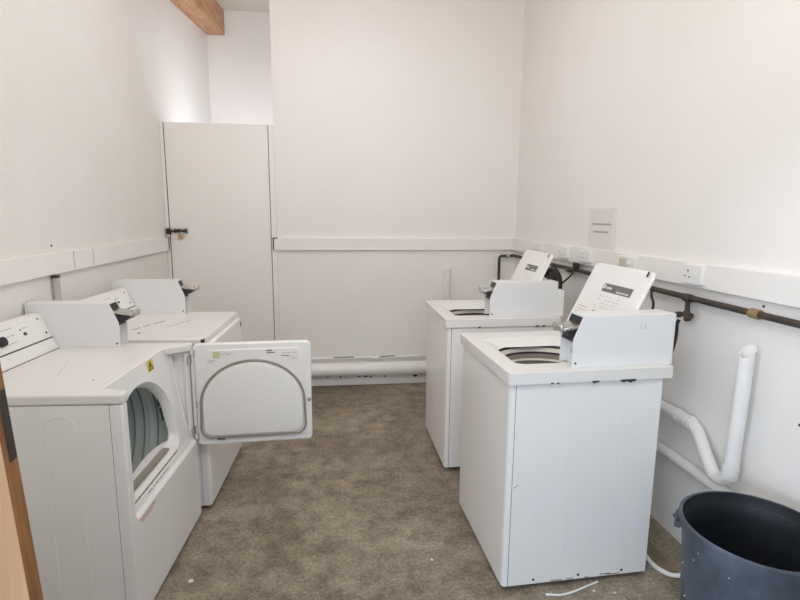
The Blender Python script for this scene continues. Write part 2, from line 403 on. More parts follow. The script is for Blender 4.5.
bm = bmesh.new(); tube(bm, [(-.03, .005, -.075)]+smooth_path([(-.036, .008, -.09), (-.034, .012, -.16), (-.04, .02, -.22), (-.05, .05, -.32)], 6), .008, 8); obj('inlet_hose', bm, 'rubber', tap)

# ------------------------------------------------------------------ sockets
def socket(y0, y1, z0, z1, label, variant):
    yc, zc = (y0+y1)/2, (z0+z1)/2
    s = empty('wall_socket', (XR-.025, yc, zc), 0, label, 'socket', None)
    w, h = (y1-y0)/2, (z1-z0)/2
    # local: +x into wall; face at -x. local y runs away from the camera
    bm = bmesh.new(); prism(bm, rrect(-w, -h, w, h, .005, 3), 0, -.022, 0); obj('socket_plate', bm, 'plastic', s, .002)
    off = .25*w if variant != 'holes_far' else .3*w
    if variant == 'cream':
        bm = bmesh.new(); box(bm, (-.0245, -.2*w, -.75*h), (-.022, .95*w, .6*h)); obj('socket_face', bm, 'cream', s, .001)
        bm = bmesh.new(); box(bm, (-.03, -.55*w, -.3*h), (-.022, -.15*w, .35*h)); obj('switch', bm, 'plastic', s, .002)
    elif variant == 'switch':
        bm = bmesh.new(); box(bm, (-.03, -.25*w, -.35*h), (-.022, .25*w, .35*h)); obj('switch', bm, 'plastic', s, .003)
        bm = bmesh.new(); box(bm, (-.0228, .3*w, -.3*h), (-.0218, .5*w, .3*h)); obj('pin_hole', bm, 'label_mark', s)
    else:
        big = variant == 'near'
        r = .0045 if big else .004
        for dy, dz, rr_ in ((.30*w, .38*h, r*1.15), (.55*w, -.22*h, r), (.12*w, -.30*h, r)):
            bm = bmesh.new(); disc_tube(bm, (dy, dz), 0, rr_, -.0226, -.0215, 12); obj('pin_hole', bm, 'ink' if big else 'gasket', s)
        bm = bmesh.new(); prism(bm, rrect(-.5*w, -.28*h, -.22*w, .28*h, .003, 3), 0, -.027, -.022); obj('switch', bm, 'plastic', s, .001)
    return s
socket(3.74, 3.90, 1.228, 1.302, 'white wall socket nearest the back corner on the right wall', 'far')
socket(3.31, 3.46, 1.228, 1.305, 'white wall socket above the far washer, second from the back corner', 'switch')
socket(2.99, 3.125, 1.228, 1.300, 'white wall socket directly under the paper notice', 'far')
socket(2.505, 2.65, 1.232, 1.300, 'cream-faced wall socket with a white switch, above the near washer lid', 'cream')
socket(2.00, 2.13, 1.221, 1.302, 'large white wall socket with three dark pin holes, nearest the camera', 'near')

# paper notice
nt_ = empty('paper_notice', (XR-.004, 2.95, 1.44), 0, 'faded paper notice with two lines of text taped to the right wall', 'notice')
bm = bmesh.new(); box(bm, (-.001, -.155, -.118), (.003, .150, .118)); obj('sheet', bm, 'paper', nt_)
rnd = random.Random(5)
for zz, ya, yb in ((.022, .11, -.115), (-.024, .085, -.09)):
    y = ya; bm = bmesh.new()
    while y > yb:
        w = rnd.uniform(.012, .022); box(bm, (-.0016, y-w, zz-.004), (-.0008, y, zz+.006)); y -= w+.004
    obj('text_line', bm, 'paper_ink', nt_)
bm = bmesh.new(); box(bm, (-.002, -.158, -.10), (-.0008, -.135, .10)); obj('tape_strip', bm, 'tape', nt_)
bm = bmesh.new(); box(bm, (-.002, -.155, .108), (-.0008, .150, .122)); obj('tape_strip', bm, 'tape', nt_)

# plug, lead and strap behind the far washer
pg = empty('power_plug', (XR-.03, 3.17, 1.195), 0, 'black plug with its lead hanging under the trunking behind the far washer', 'plug')
bm = bmesh.new(); prism(bm, rrect(-.032, -.018, .032, .018, .01, 4), 0, -.02, .0); obj('plug_body', bm, 'rubber', pg, .004)
bm = bmesh.new(); tube(bm, smooth_path([(-.02, 0, -.01), (-.035, 0, -.06), (-.06, .03, -.10), (-.08, .12, -.17), (-.10, .16, -.24), (-.12, .20, -.40)], 6), .006, 8); obj('lead', bm, 'rubber', pg)

# ------------------------------------------------------------------ appliances
def frame(x, y, a, side, W, D):
    ud = Vector((-math.sin(a), math.cos(a), 0)); vd = Vector((math.cos(a), math.sin(a), 0))*(1 if side == 'w' else -1)
    base = Vector((x, y, 0)) + ud*W/2 + vd*D/2
    rz = a - PI/2 if side == 'w' else a + PI/2
    if side == 'w': T = lambda p: Vector((W/2-p[0], p[1]-D/2, p[2]))
    else: T = lambda p: Vector((p[0]-W/2, p[1]-D/2, p[2]))
    return base, rz, T

def coin_box(root, T, u0, u1, z, back, slide_len=.08, fv=.29):
    """payment meter: body, recessed cash box door on the front, coin slide"""
    cb = bpy.data.objects.new('coin_meter', None); COL.objects.link(cb); cb.parent = root; cb.location = (0, 0, 0); cb.empty_display_size = .05
    prof = [(fv, z), (fv, z+.113), (fv+.036, z+.202), (back, z+.205), (back, z)]
    t = .003
    # two side cheeks, top, back and recessed front
    bm = bmesh.new(); prism(bm, prof, 0, u0, u0+t, T); obj('side_panel', bm, 'coin', cb, .001)
    bm = bmesh.new(); prism(bm, prof, 0, u1-t, u1, T); obj('side_panel', bm, 'coin', cb, .001)
    bm = bmesh.new(); box(bm, (u0+t, fv+.036, z+.198), (u1-t, back, z+.2045), T); obj('top_panel', bm, 'coin', cb, .001)
    bm = bmesh.new(); box(bm, (u0+t, back-.004, z), (u1-t, back, z+.2), T); obj('back_panel', bm, 'coin', cb)
    bm = bmesh.new(); box(bm, (u0+t, fv+.028, z), (u1-t, fv+.034, z+.108), T); obj('cash_box_door', bm, 'coin', cb, .001)
    bm = bmesh.new(); disc_tube(bm, ((u0+u1)/2, z+.055), 1, .008, fv+.023, fv+.029, 12, T); obj('cash_box_lock', bm, 'chrome', cb)
    bm = bmesh.new(); prism(bm, [(fv+.004, z+.105), (fv+.040, z+.196), (fv+.055, z+.196), (fv+.055, z+.100), (fv+.004, z+.100)], 0, u0+t, u1-t, T); obj('slide_mount', bm, 'dark_metal', cb)
    # coin slide sticking out in front
    bm = bmesh.new(); prism(bm, [(fv+.015, z+.112), (fv+.030, z+.155), (fv-slide_len+.01, z+.143), (fv-slide_len+.022, z+.125)], 0, u0+.008, u1-.008, T); obj('coin_slide', bm, 'dark_metal', cb, .003)
    bm = bmesh.new(); prism(bm, [(fv+.028, z+.156), (fv+.033, z+.170), (fv-slide_len-.004, z+.157), (fv-slide_len-.004, z+.143)], 0, u0+.003, u1-.006, T); obj('slide_cover', bm, 'chrome', cb, .003)
    bm = bmesh.new(); box(bm, (u0+.012, fv-slide_len-.014, z+.140), (u1-.014, fv-slide_len, z+.168), T); obj('push_handle', bm, 'chrome', cb, .005)
    bm = bmesh.new(); disc_tube(bm, (fv+.014, z+.018), 0, .0045, u0-.0015, u0+.001, 10, T); obj('screw', bm, 'seam', cb)
    return cb

# ---- dryers
def make_dryer(params, label, open_door, extras):
    x, y, a, H = params; W, D = .7187, .66
    base, rz, T = frame(x, y, a, 'd', W, D)
    root = empty('tumble_dryer', base, rz, label, 'dryer', None)
    zt = H-.040; e = .011
    # side/rear shell
    bm = bmesh.new()
    box(bm, (0, .045, .02), (e, D-.005, zt), T)
    obj('side_panel', bm, 'enamel', root, .001)
    bm = bmesh.new(); box(bm, (W-e, .045, .02), (W, D-.005, zt), T); obj('side_panel', bm, 'enamel', root, .001)
    bm = bmesh.new(); box(bm, (e, D-.02, .02), (W-e, D-.008, zt), T); obj('rear_panel', bm, 'enamel', root)
    bm = bmesh.new(); box(bm, (e, .03, .02), (W-e, D-.02, .05), T); obj('base_pan', bm, 'seam', root)
    # wrap of the front panel round the side
    for ua, ub in ((.001, e), (W-e, W-.001)):
        bm = bmesh.new(); box(bm, (ua, .012, .02), (ub, .0435, zt), T); obj('front_wrap', bm, 'enamel', root, .001)
    bm = bmesh.new(); box(bm, (.002, .03, .022), (e, .06, zt), T); obj('panel_seam', bm, 'seam', root)
    # side panel embossing: a long arch
    bm = bmesh.new(); zz = [.10, .3, .5, .7, .79]
    pth = [(-.0002, .265, .10), (-.0002, .265, .79)] + [(-.0002, .212+.053*math.cos(t), .79+.035*math.sin(t)) for t in [PI*k/10 for k in range(1, 10)]] + [(-.0002, .159, .79), (-.0002, .155, .10)]
    tube(bm, pth, .0020, 6, T); obj('embossed_line', bm, 'enamel', root)
    if open_door:
        zb, z0, zs = .41, .838, .03
        poly = [(0, .02), (W, .02), (W, zt), (.690, zt), (.690, zb+.02), (.675, zb), (.055, zb), (.040, zb+.02), (.040, zt), (0, zt)]
        bm = bmesh.new(); prism(bm, poly, 1, 0, .032, T); obj('front_panel', bm, 'enamel', root, .006, seg=3)
        A0 = arch(.055, .578, .455, .60, .828, .06, 10, .008)
        A1 = arch(.075, .562, .485, .60, .805, .05, 10, .008)
        pv = lambda z: .020+(z-.41)*.150          # the recess panel leans back
        TP = lambda p: T((p[0], pv(p[2])+p[1], p[2]))
        bm = bmesh.new(); plate(bm, [(.012, .385), (.712, .385), (.712, H-.004), (.012, H-.004)], [A0], 1, 0, .003, TP); obj('recess_panel', bm, 'enamel', root)
        # raised rib framing the recess
        bm = bmesh.new(); tube(bm, [(.05, 0, .85), (.05, 0, .455), (.062, 0, .438), (.655, 0, .438), (.668, 0, .452), (.668, 0, .85)], .0035, 8, TP); obj('recess_rib', bm, 'enamel', root)
        bm = bmesh.new()
        mid = [((p[0]*.5+q[0]*.5), (p[1]*.5+q[1]*.5)) for p, q in zip(A0, A1)]
        loft(bm, [[(p[0], .001, p[1]) for p in A0], [(p[0]*.85+q[0]*.15, .004, p[1]*.85+q[1]*.15) for p, q in zip(A0, A1)], [(p[0], .016, p[1]) for p in mid], [(p[0], .032, p[1]) for p in A1], [(p[0], .040, p[1]) for p in A1]], TP)
        obj('opening_flange', bm, 'plastic', root)
        # bulkhead behind the flange and the drum
        cx_, cz_, rd = .325, .560, .290
        bm = bmesh.new(); circ = [(cx_+(rd+.01)*math.cos(2*PI*k/40), cz_+(rd+.01)*math.sin(2*PI*k/40)) for k in range(40)]
        plate(bm, circ, [A1], 1, .038, .041, TP); obj('bulkhead', bm, 'drum', root)
        bm = bmesh.new(); rings = []
        for v, r in ((.085, rd), (.16, rd), (.165, rd-.006), (.175, rd-.006), (.18, rd), (.30, rd), (.305, rd-.008), (.325, rd-.008), (.33, rd), (.46, rd), (.465, rd-.006), (.475, rd-.006), (.48, rd), (.60, rd)):
            rings.append([(cx_+r*math.cos(2*PI*k/56), v, cz_+r*math.sin(2*PI*k/56)) for k in range(56)])
        loft(bm, rings, T, cap1=True); drum = obj('drum', bm, 'drum', root)
        for v in (.135, .195, .240, .330, .370, .480):
            bm = bmesh.new(); rr0 = [[(cx_+q_*math.cos(2*PI*k/56), v_, cz_+q_*math.sin(2*PI*k/56)) for k in range(56)] for q_, v_ in ((rd-.0015, v), (rd-.0075, v+.001), (rd-.0075, v+.005), (rd-.0015, v+.006))]
            loft(bm, rr0, T); obj('drum_seam', bm, 'drum_line', drum)
        for ang in (62, 182, 302):
            bm = bmesh.new(); aa = math.radians(ang); rr_ = []
            for v, hh in ((.12, .03), (.2, .06), (.5, .06), (.59, .03)):
                ring_ = []
                for da, dr in ((-.14, 0), (-.05, hh), (.05, hh), (.14, 0)):
                    r = rd+.002-dr; ring_.append((cx_+r*math.cos(aa+da), v, cz_+r*math.sin(aa+da)))
                rr_.append(ring_)
            loft(bm, rr_, T, closed=False); obj('drum_baffle', bm, 'drum', drum)
        bm = bmesh.new()
        for k in range(26):
            t = math.radians(20+ k*6.5); r = .21+.02*(k % 3)
            px, pz = cx_+.02+r*math.cos(t-1.2), cz_+.01+r*math.sin(t-1.2)
            box(bm, (px-.006, .585, pz-.006), (px+.006, .598, pz+.006), T)
        obj('vent_holes', bm, 'drum_dark', drum)
        # dark ragged seal fibres at the right side of the mouth
        bm = bmesh.new(); rr2 = random.Random(4)
        for k in range(9):
            z = .60+.165*k/8+rr2.uniform(-.006, .006); w = rr2.uniform(.006, .014)
            xx = .545 - (.03*((z-.6)/.17)**2)
            box(bm, (xx-w, .0365, z-.0105), (xx+.004, .0425, z+.0105), TP)
        obj('worn_seal', bm, 'drum_dark', root)
        # lint filter in the sill of the opening
        bm = bmesh.new(); prism(bm, rrect(.11, .478, .47, .490, .005, 4), 1, .010, .036, TP); obj('lint_filter', bm, 'gasket', root)
        bm = bmesh.new(); loft(bm, [[(u, .036, .487+.035*math.sin(PI*(u-.08)/.48)), (u, .040, .487+.035*math.sin(PI*(u-.08)/.48)), (u, .040, .45), (u, .036, .45)] for u in [.09+.46*k/12 for k in range(13)]], TP, cap0=True, cap1=True); obj('filter_lip', bm, 'plastic', root)
        bm = bmesh.new(); prism(bm, rrect(.09, .447, .52, .4535, .003, 3), 1, -.0012, .001, TP); obj('sill_groove', bm, 'gasket', root)
        # stickers
        def S(u, v): # on the sloped fascia: v along the slope
            pass
        sl = lambda q: TP((q[0]+.090, -q[2], .845+(q[1]-.846)*1.25))
        bm = bmesh.new(); prism(bm, [(.335, .846), (.395, .846), (.395, .884), (.335, .884)], 2, 0, .0006, sl); st = obj('warning_sticker', bm, 'yellow', root); st['label'] = 'yellow warning sticker'
        bm = bmesh.new(); plate(bm, [(.341, .850), (.389, .850), (.365, .882)], [[(.350, .8535), (.380, .8535), (.365, .873)]], 2, .0006, .0012, sl); obj('triangle_mark', bm, 'ink', st)
        bm = bmesh.new(); prism(bm, [(.362, .857), (.369, .857), (.367, .869), (.362, .869)], 2, .0006, .0012, sl); obj('flash_mark', bm, 'ink', st)
        bm = bmesh.new()
        for k, zz_ in enumerate((.396, .388, .380)):
            bm = bmesh.new(); scribble(bm, .06+.01*k, .21-.015*k, zz_, .0055, T, 1, -.0012, 10)
            o_ = obj('printed_text', bm, 'red_ink', root); o_['label'] = 'red printed text'
        bm = bmesh.new(); scribble(bm, .20, .42, .425, .006, TP, 1, -.0008, 9); obj('printed_text', bm, 'label_mark', root)
        for z in (.832, .478):
            bm = bmesh.new(); box(bm, (.650, -.0035, z-.020), (.678, .004, z+.020), T); obj('hinge', bm, 'chrome', root, .001)
            bm = bmesh.new(); tube(bm, [(.682, -.004, z-.02), (.682, -.004, z+.02)], .005, 8, T); obj('hinge_pin', bm, 'chrome', root)
        bm = bmesh.new(); box(bm, (.679, -.002, .43), (.6815, .004, .875), T); obj('hinge_gap', bm, 'gasket', root)
        # hinge strip
        bm = bmesh.new(); box(bm, (.686, -.012, .43), (.694, .004, .87), T); obj('hinge_strip', bm, 'plastic', root, .001)
        # door, open square to the front
        hu = .700; th = .034; dw = .555; z0d, z1d = .389, .897
        dr = bpy.data.objects.new('door', None); COL.objects.link(dr); dr.parent = root; dr.empty_display_size = .05
        dr.location = T((hu, -.004, 0)); dr.rotation_euler = (0, 0, math.radians(5.6))
        # door local: w = distance from the hinge (towards -y local), t = thickness +x (away from the camera)
        DTr = lambda p: Vector((p[1], -p[0], p[2]))
        bm = bmesh.new(); prism(bm, [(q[0], q[1]) for q in rrect(.004, z0d, dw, z1d, .022, 5)], 1, 0, th, lambda p: Vector((p[1], -p[0], p[2])))
        obj('door_shell', bm, 'enamel', dr, .007, seg=3)
        Ao = arch(.026, .524, .427, .60, .812, .05, 12, .004); Ai = arch(.050, .510, .437, .615, .826, .045, 12, .0)
        # raised inner pan around the gasket
        pan = [(.02, .405), (.535, .405), (.515, .868), (.075, .868)]
        bm = bmesh.new(); prism(bm, [(.020, .418), (.530, .418), (.530, .56), (.500, .868), (.075, .868), (.020, .56)], 1, -.006, .002, DTr); obj('inner_pan', bm, 'enamel', dr, .004)
        bm = bmesh.new(); loft(bm, [[(p[0], -.006, p[1]) for p in arch(.034, .516, .435, .60, .804, .045, 12)], [(p[0], -.018, p[1]) for p in arch(.041, .509, .443, .60, .796, .045, 12)], [(p[0], -.022, p[1]) for p in arch(.062, .487, .465, .60, .775, .045, 12)]], DTr, cap1=True); obj('inner_bulge', bm, 'plastic', dr)
        bm = bmesh.new(); lp = [(p[0], -.009, p[1]) for p in Ao]; tube(bm, lp+[lp[0]], .0055, 8, DTr); obj('gasket', bm, 'gasket', dr)
        bm = bmesh.new(); tube(bm, [(.10, -.013, .4225), (.135, -.013, .4225)], .004, 6, DTr); obj('gasket_tear', bm, 'rubber', dr)
        for z in (.435, .60, .85):
            bm = bmesh.new(); box(bm, (-.008, -.006, z-.018), (.012, -.001, z+.018), DTr); obj('hinge', bm, 'chrome', dr, .001)
        bm = bmesh.new(); tube(bm, [(dw-.012, -.002, .60), (dw-.012, -.010, .60)], .009, 12, DTr); tube(bm, [(dw-.012, -.010, .60), (dw-.012, -.018, .60)], [.005, .003], 8, DTr); obj('latch_strike', bm, 'chrome', dr)
        bm = bmesh.new(); box(bm, (.095, -.0075, .828), (.128, -.0058, .860), DTr); o_ = obj('information_label', bm, 'green_label', dr); o_['label'] = 'pale green label'
        bm = bmesh.new(); scribble(bm, .135, .19, .85, .004, DTr, 1, -.0075, 5); obj('printed_text', bm, 'label_mark', dr)
        for (a_, b_, z_, h_, n_) in ((.135, .18, .842, .004, 5), (.075, .11, .815, .004, 3), (.073, .095, .806, .004, 3), (.42, .49, .842, .004, 6), (.44, .495, .822, .0035, 6), (.455, .495, .812, .0035, 5)):
            bm = bmesh.new(); scribble(bm, a_, b_, z_, h_, DTr, 1, -.0075, n_); obj('printed_text', bm, 'label_mark', dr)
        for (a_, b_, c_, d_) in ((.345, .370, .855, .861), (.345, .385, .844, .849), (.415, .45, .828, .832)):
            bm = bmesh.new(); box(bm, (a_, -.0075, c_), (b_, -.0058, d_), DTr); obj('warning_text', bm, 'rust', dr)
        # deck with the notch above the recess
        outline = [(-.002, -.004), (.040, -.004), (.050, .004), (.056, .03), (.070, .092), (.10, .0955), (.58, .0955), (.625, .085), (.672, .020), (.685, .0), (.70, -.004), (W+.001, -.004), (W+.001, D), (-.002, D)]
    else:
        bm = bmesh.new(); box(bm, (0, 0, .02), (W, .032, zt), T); obj('front_panel', bm, 'enamel', root, .010, seg=3)
        bm = bmesh.new(); prism(bm, rrect(.05, .41, .69, .875, .02, 5), 1, -.03, -.002, T); obj('door', bm, 'enamel', root, .008, seg=3)
        outline = [(-.002, -.004), (W+.001, -.004), (W+.001, D), (-.002, D)]
    bm = bmesh.new(); prism(bm, outline, 2, zt+.0015, H, T); obj('top_deck', bm, 'deck', root, .008, seg=3)
    if open_door:
        bm = bmesh.new(); tube(bm, smooth_path([(.085, .122, H-.0035), (.25, .121, H-.0035), (.45, .119, H-.0035), (.585, .116, H-.0035), (.63, .095, H-.0035), (.672, .042, H-.0035)], 5), .006, 8, T); obj('deck_rim', bm, 'deck', root)
    # console along the back
    uc = .636 if open_door else .645
    bm = bmesh.new(); prism(bm, [(.558, H), (.583, H+.052), (.587, H+.052), (.657, H+.052), (.657, H)], 0, .01, uc, T); obj('console_base', bm, 'plastic', root, .002)
    bm = bmesh.new(); prism(bm, [(.583, H+.053), (.586, H+.057), (.626, H+.158), (.640, H+.163), (.658, H+.163), (.658, H+.053)], 0, .01, uc, T); con = obj('console', bm, 'plastic', root, .003)
    bm = bmesh.new(); box(bm, (.01, .581, H+.0495), (uc-.002, .60, H+.0545), T); box(bm, (.01, .556, H-.001), (uc, .57, H+.002), T); obj('console_seam', bm, 'seam', root)
    # console face frame: (u, s) s up the slope
    def CF(p):
        s, n_ = p[1], p[2]; return T((p[0], .5857+s*.368-n_*.93, H+.057+s*.930+n_*.368))
    for (u, s, r, h, mt, nm) in ((.335, .045, .020, .018, 'rubber', 'timer_knob'), (.484, .047, .0065, .006, 'ink', 'start_button'), (.470, .068, .0035, .002, 'ink', 'indicator_lamp'), (.60, .090, .004, .002, 'seam', 'screw'), (.612, .022, .005, .002, 'seam', 'screw')):
        bm = bmesh.new(); disc_tube(bm, (u, s), 2, r, 0, h, 18, CF); obj(nm, bm, mt, con, .001 if h > .01 else 0)
    for (a_, b_, z_, n_) in ((.36, .43, .085, 5), (.37, .43, .055, 5), (.37, .43, .025, 5), (.48, .52, .070, 4)):
        bm = bmesh.new(); scribble(bm, a_, b_, z_, .005, CF, 2, 0, n_); obj('console_print', bm, 'label_mark', con)
    cb0 = .637 if open_door else .652
    coin_box(root, T, cb0, cb0+.082, H, .690 if open_door else .705, .058, .29)
    for (u, v) in ((.05, .06), (W-.05, .06), (.05, D-.06), (W-.05, D-.06)):
        bm = bmesh.new(); disc_tube(bm, (u, v), 2, .018, 0, .022, 12, T); obj('foot', bm, 'rubber', root)
    if not open_door:
        bm = bmesh.new(); box(bm, (-.006, -.004, H-.026), (.014, -.001, H-.002), T); box(bm, (-.004, -.006, H-.024), (-.001, .012, H-.004), T); obj('door_catch', bm, 'dark_metal', root, .001)
        bm = bmesh.new(); box(bm, (.655, -.034, .825), (.664, -.030, .852), T); obj('door_clip', bm, 'dark_metal', root)
        bm = bmesh.new()
        # faded handwriting-like print on the deck, and a scratch
        import random as _r
        q = _r.Random(11)
        for k in range(13):
            t = k/13; u = .215+.235*t; v = .418-.085*t
            if k in (3, 7): continue
            w = q.uniform(.006, .013); box(bm, (u, v-.006, H), (u+w, v+.006, H+.0006), T)
        box(bm, (.125, .35, H), (.145, .362, H+.0006), T)
        obj('deck_print', bm, 'ink', root)
        bm = bmesh.new(); prism(bm, [(.27, .262), (.29, .265), (.46, .20), (.45, .196)], 2, H, H+.0005, T); obj('scratch', bm, 'label_mark', root)
    else:
        bm = bmesh.new(); disc_tube(bm, (.16, .17), 2, .004, H, H+.0006, 8, T); obj('deck_spot', bm, 'ink', root)
        bm = bmesh.new()
        tube(bm, [(.42, .40, H), (.30, .36, H), (.22, .33, H)], .0006, 4, T); obj('scratch', bm, 'label_mark', root)
    return root
make_dryer((-.7349, 1.7629, -.0538, .9033), 'near white tumble dryer on the left with its round-topped door standing open', True, None)
make_dryer((-.6586, 2.5430, -.0369, .9061), 'far white tumble dryer on the left behind the open door, with its door closed', False, None)

# ---- washers
def make_washer(params, label, near):
    x, y, a = params; W, D, H = .6488, .639, .9254
    base, rz, T = frame(x, y, a, 'w', W, D)
    root = empty('washing_machine', base, rz, label, 'washer', None)
    zt = H-.046
    z0 = .022
    # front panel wrapping round to the side
    bm = bmesh.new()
    r = .018
    outer = [(0, .024)] + [(r-r*math.cos(t), r-r*math.sin(t)) for t in [PI/2*k/5 for k in range(6)]] + [(W-r+r*math.sin(t), r-r*math.cos(t)) for t in [PI/2*k/5 for k in range(6)]] + [(W, .024)]
    inner = [(W-.01, .024), (W-.01, .018), (.01, .018), (.01, .024)]
    prism(bm, outer+inner, 2, z0, zt, T); obj('front_panel', bm, 'enamel', root)
    for s in (0, 1):
        u0, u1 = (.0, .01) if s == 0 else (W-.01, W)
        bm = bmesh.new(); box(bm, (u0, .0265, z0), (u1, D, zt), T); sd = obj('side_panel', bm, 'enamel', root, .001)
        bm = bmesh.new(); box(bm, (u0+.001 if s == 0 else u0, .020, z0+.002), (u1 if s == 0 else u1-.001, .040, zt), T); obj('panel_seam', bm, 'seam', root)
        if s == 0:
            for v, v2, mt in ((.125, .142, 'enamel'), (.243, .266, 'enamel'), (.358, .391, 'enamel'), (.474, .510, 'enamel')):
                bm = bmesh.new(); loft(bm, [[(.0015, vv-.007, zz), (-.0012, vv, zz), (.0015, vv+.007, zz)] for vv, zz in ((v2, .150), (v, .755))], T, closed=False, cap0=True, cap1=True)
                obj('pressed_rib', bm, 'enamel', sd)
            for v in (.135, .332, .527):
                bm = bmesh.new(); disc_tube(bm, (v, .041), 0, .0055, -.0012, .001, 10, T); obj('screw_hole', bm, 'chip', sd)
            if near:
                bm = None
                for v, w, z in ((.21, .05, .026), (.28, .03, .0265), (.43, .05, .030), (.46, .06, .026), (.36, .02, .024)):
                    bm = bmesh.new(); box(bm, (-.0008, v, z), (.001, v+w, z+.0035), T); obj('rust_mark', bm, 'rust', sd)
                bm = bmesh.new()
                prism(bm, [(.030, .455), (.055, .467), (.056, .465), (.032, .451)], 0, -.0006, .001, T); obj('dent_scratch', bm, 'label_mark', sd)
    bm = bmesh.new(); box(bm, (.01, D-.01, z0), (W-.01, D-.001, zt), T); obj('rear_panel', bm, 'enamel', root)
    # black chips under the lip
    rnd = random.Random(9 if near else 2)
    spots = ((.155, .012, .002), (.180, .010, .002), (.325, .03, .006), (.445, .035, .008), (.475, .035, .011)) if near else ((.18, .012, .008), (.52, .02, .006), (.56, .02, .006))
    for v, w, h in spots:
        bm = bmesh.new()
        prism(bm, [(v, zt+.004), (v+w, zt+.004), (v+w*.9, zt-h*.5), (v+w*.6, zt-h*.4), (v+w*.4, zt-h), (v+w*.1, zt-h*.6)], 0, -.0175, .001, T)
        obj('chipped_edge', bm, 'chip', root)
    # deck with lid opening
    hole = rrect(.100, .058, .565, .470, .055, 7)
    hole2 = rrect(.118, .078, .548, .452, .05, 7)
    bm = bmesh.new(); plate(bm, rrect(-.016, -.012, W+.008, D+.036, .014, 4), [hole], 2, zt, H, T); obj('top_deck', bm, 'deck', root, .007, seg=3)
    bm = bmesh.new(); box(bm, (-.002, .0, zt-.003), (W+.001, D, zt+.0005), T) ; o_ = bm
    # seam under the deck as a thin dark frame
    bm.free(); bm = bmesh.new(); plate(bm, rrect(-.001, -.001, W+.001, D+.001, .02, 4), [rrect(.012, .012, W-.012, D-.012, .02, 4)], 2, zt-.002, zt+.001, T); obj('deck_seam', bm, 'seam', root)
    # funnel from the opening to the splash ring
    n = len(hole); cu, cv = .305, .285
    def circ(r, z):
        out = []
        for p in hole:
            t = math.atan2(p[1]-.264, p[0]-.3325); out.append((cu+r*math.cos(t), cv+r*math.sin(t), z))
        return out
    bm = bmesh.new(); loft(bm, [[(p[0], p[1], H-.004) for p in hole], [(p[0], p[1], H-.012) for p in hole2], circ(.226, H-.036)], T); obj('opening_funnel', bm, 'deck', root)
    for (ra, za, rb, zb_, mt, nm) in ((.228, H-.036, .222, H-.048, 'rubber', 'splash_seal'), (.223, H-.048, .210, H-.066, 'tubring', 'splash_ring'), (.210, H-.066, .208, H-.076, 'rubber', 'tub_seal'),
                                     (.208, H-.076, .204, H-.098, 'tubband', 'tub_band'), (.204, H-.098, .196, H-.106, 'tubring', 'balance_ring')):
        bm = bmesh.new(); lathe(bm, [(ra, za), (rb, zb_), (rb+.006, zb_), (ra+.006, za), (ra, za)], 48, T, (cu, cv)); obj(nm, bm, mt, root)
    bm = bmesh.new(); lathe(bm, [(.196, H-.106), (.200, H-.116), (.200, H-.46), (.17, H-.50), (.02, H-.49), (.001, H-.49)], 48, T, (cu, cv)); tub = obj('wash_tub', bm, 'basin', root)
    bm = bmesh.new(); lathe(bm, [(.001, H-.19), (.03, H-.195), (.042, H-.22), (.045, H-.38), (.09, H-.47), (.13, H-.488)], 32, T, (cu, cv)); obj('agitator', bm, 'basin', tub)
    # lid standing open
    ld = bpy.data.objects.new('lid', None); COL.objects.link(ld); ld.parent = root; ld.empty_display_size = .05
    un, uf = (.118, .572) if near else (.098, .530)
    v0, z0_, v1, z1_ = .478, H+.012, .650, 1.287
    d = Vector((v1-v0, z1_-z0_)); Ln = d.length; d.normalize(); nn = Vector((-d.y, d.x))   # towards the front
    def LT(p):  # (u, s along lid, n out of the visible face)
        return T((p[0], v0+d.x*p[1]+nn.x*p[2], z0_+d.y*p[1]+nn.y*p[2]))
    bm = bmesh.new(); prism(bm, rrect(un, 0, uf, Ln, .028, 6), 2, -.016, 0, LT); obj('lid_panel', bm, 'plastic', ld, .006, seg=3)
    w = uf-un
    # grey band label, text strokes; u runs right-to-left for a viewer at the front
    ub0, ub1 = (un+.25*w, un+.66*w) if not near else (un+.165*w, un+.65*w)
    s0 = Ln*.66
    bm = bmesh.new(); prism(bm, [(ub0, s0), (ub1, s0), (ub1, s0+.040), (ub0, s0+.040)], 2, 0, .0008, LT); o_ = obj('name_label', bm, 'label_grey', ld); o_['label'] = 'dark grey label band with white print'
    bm = bmesh.new(); q = random.Random(1)
    wb = ub1-ub0
    box(bm, (ub1-.085*wb, s0+.014, .0008), (ub1-.025*wb, s0+.034, .0014), LT)
    for k in range(6):
        uu = ub1-(.12+.036*k)*wb; box(bm, (uu-.026*wb, s0+.015, .0008), (uu, s0+.025, .0014), LT)
    for k in range(8):
        uu = ub1-(.52+.053*k)*wb; box(bm, (uu-.038*wb, s0+.006, .0008), (uu, s0+.013, .0014), LT)
    obj('label_print', bm, 'label_white', ld)
    bm = bmesh.new()
    for row, (ra, rb) in enumerate(((.28, .66), (.28, .66), (.30, .62), (.34, .66))):
        ss = s0-.025-.017*row
        for k in range(6):
            uu = un+w*(ra+(rb-ra)*k/6)
            if q.random() < .8: box(bm, (uu+.004, ss, .0002), (uu+w*(rb-ra)/6*.7, ss+.006, .0008), LT)
    obj('instruction_print', bm, 'tape' if False else 'label_mark2', ld)
    bm = bmesh.new(); prism(bm, [(ub1-.01, s0-.098), (ub0, s0-.098), (ub0, s0-.106), (ub1-.01, s0-.106)], 2, 0, .0008, LT); obj('printed_line', bm, 'label_grey', ld)
    bm = bmesh.new()
    for k in range(4): box(bm, (uf-.12-.0*k, s0-.10-.016*k, .0002), (uf-.035, s0-.092-.016*k, .0008), LT)
    obj('side_print', bm, 'tan_label', ld)
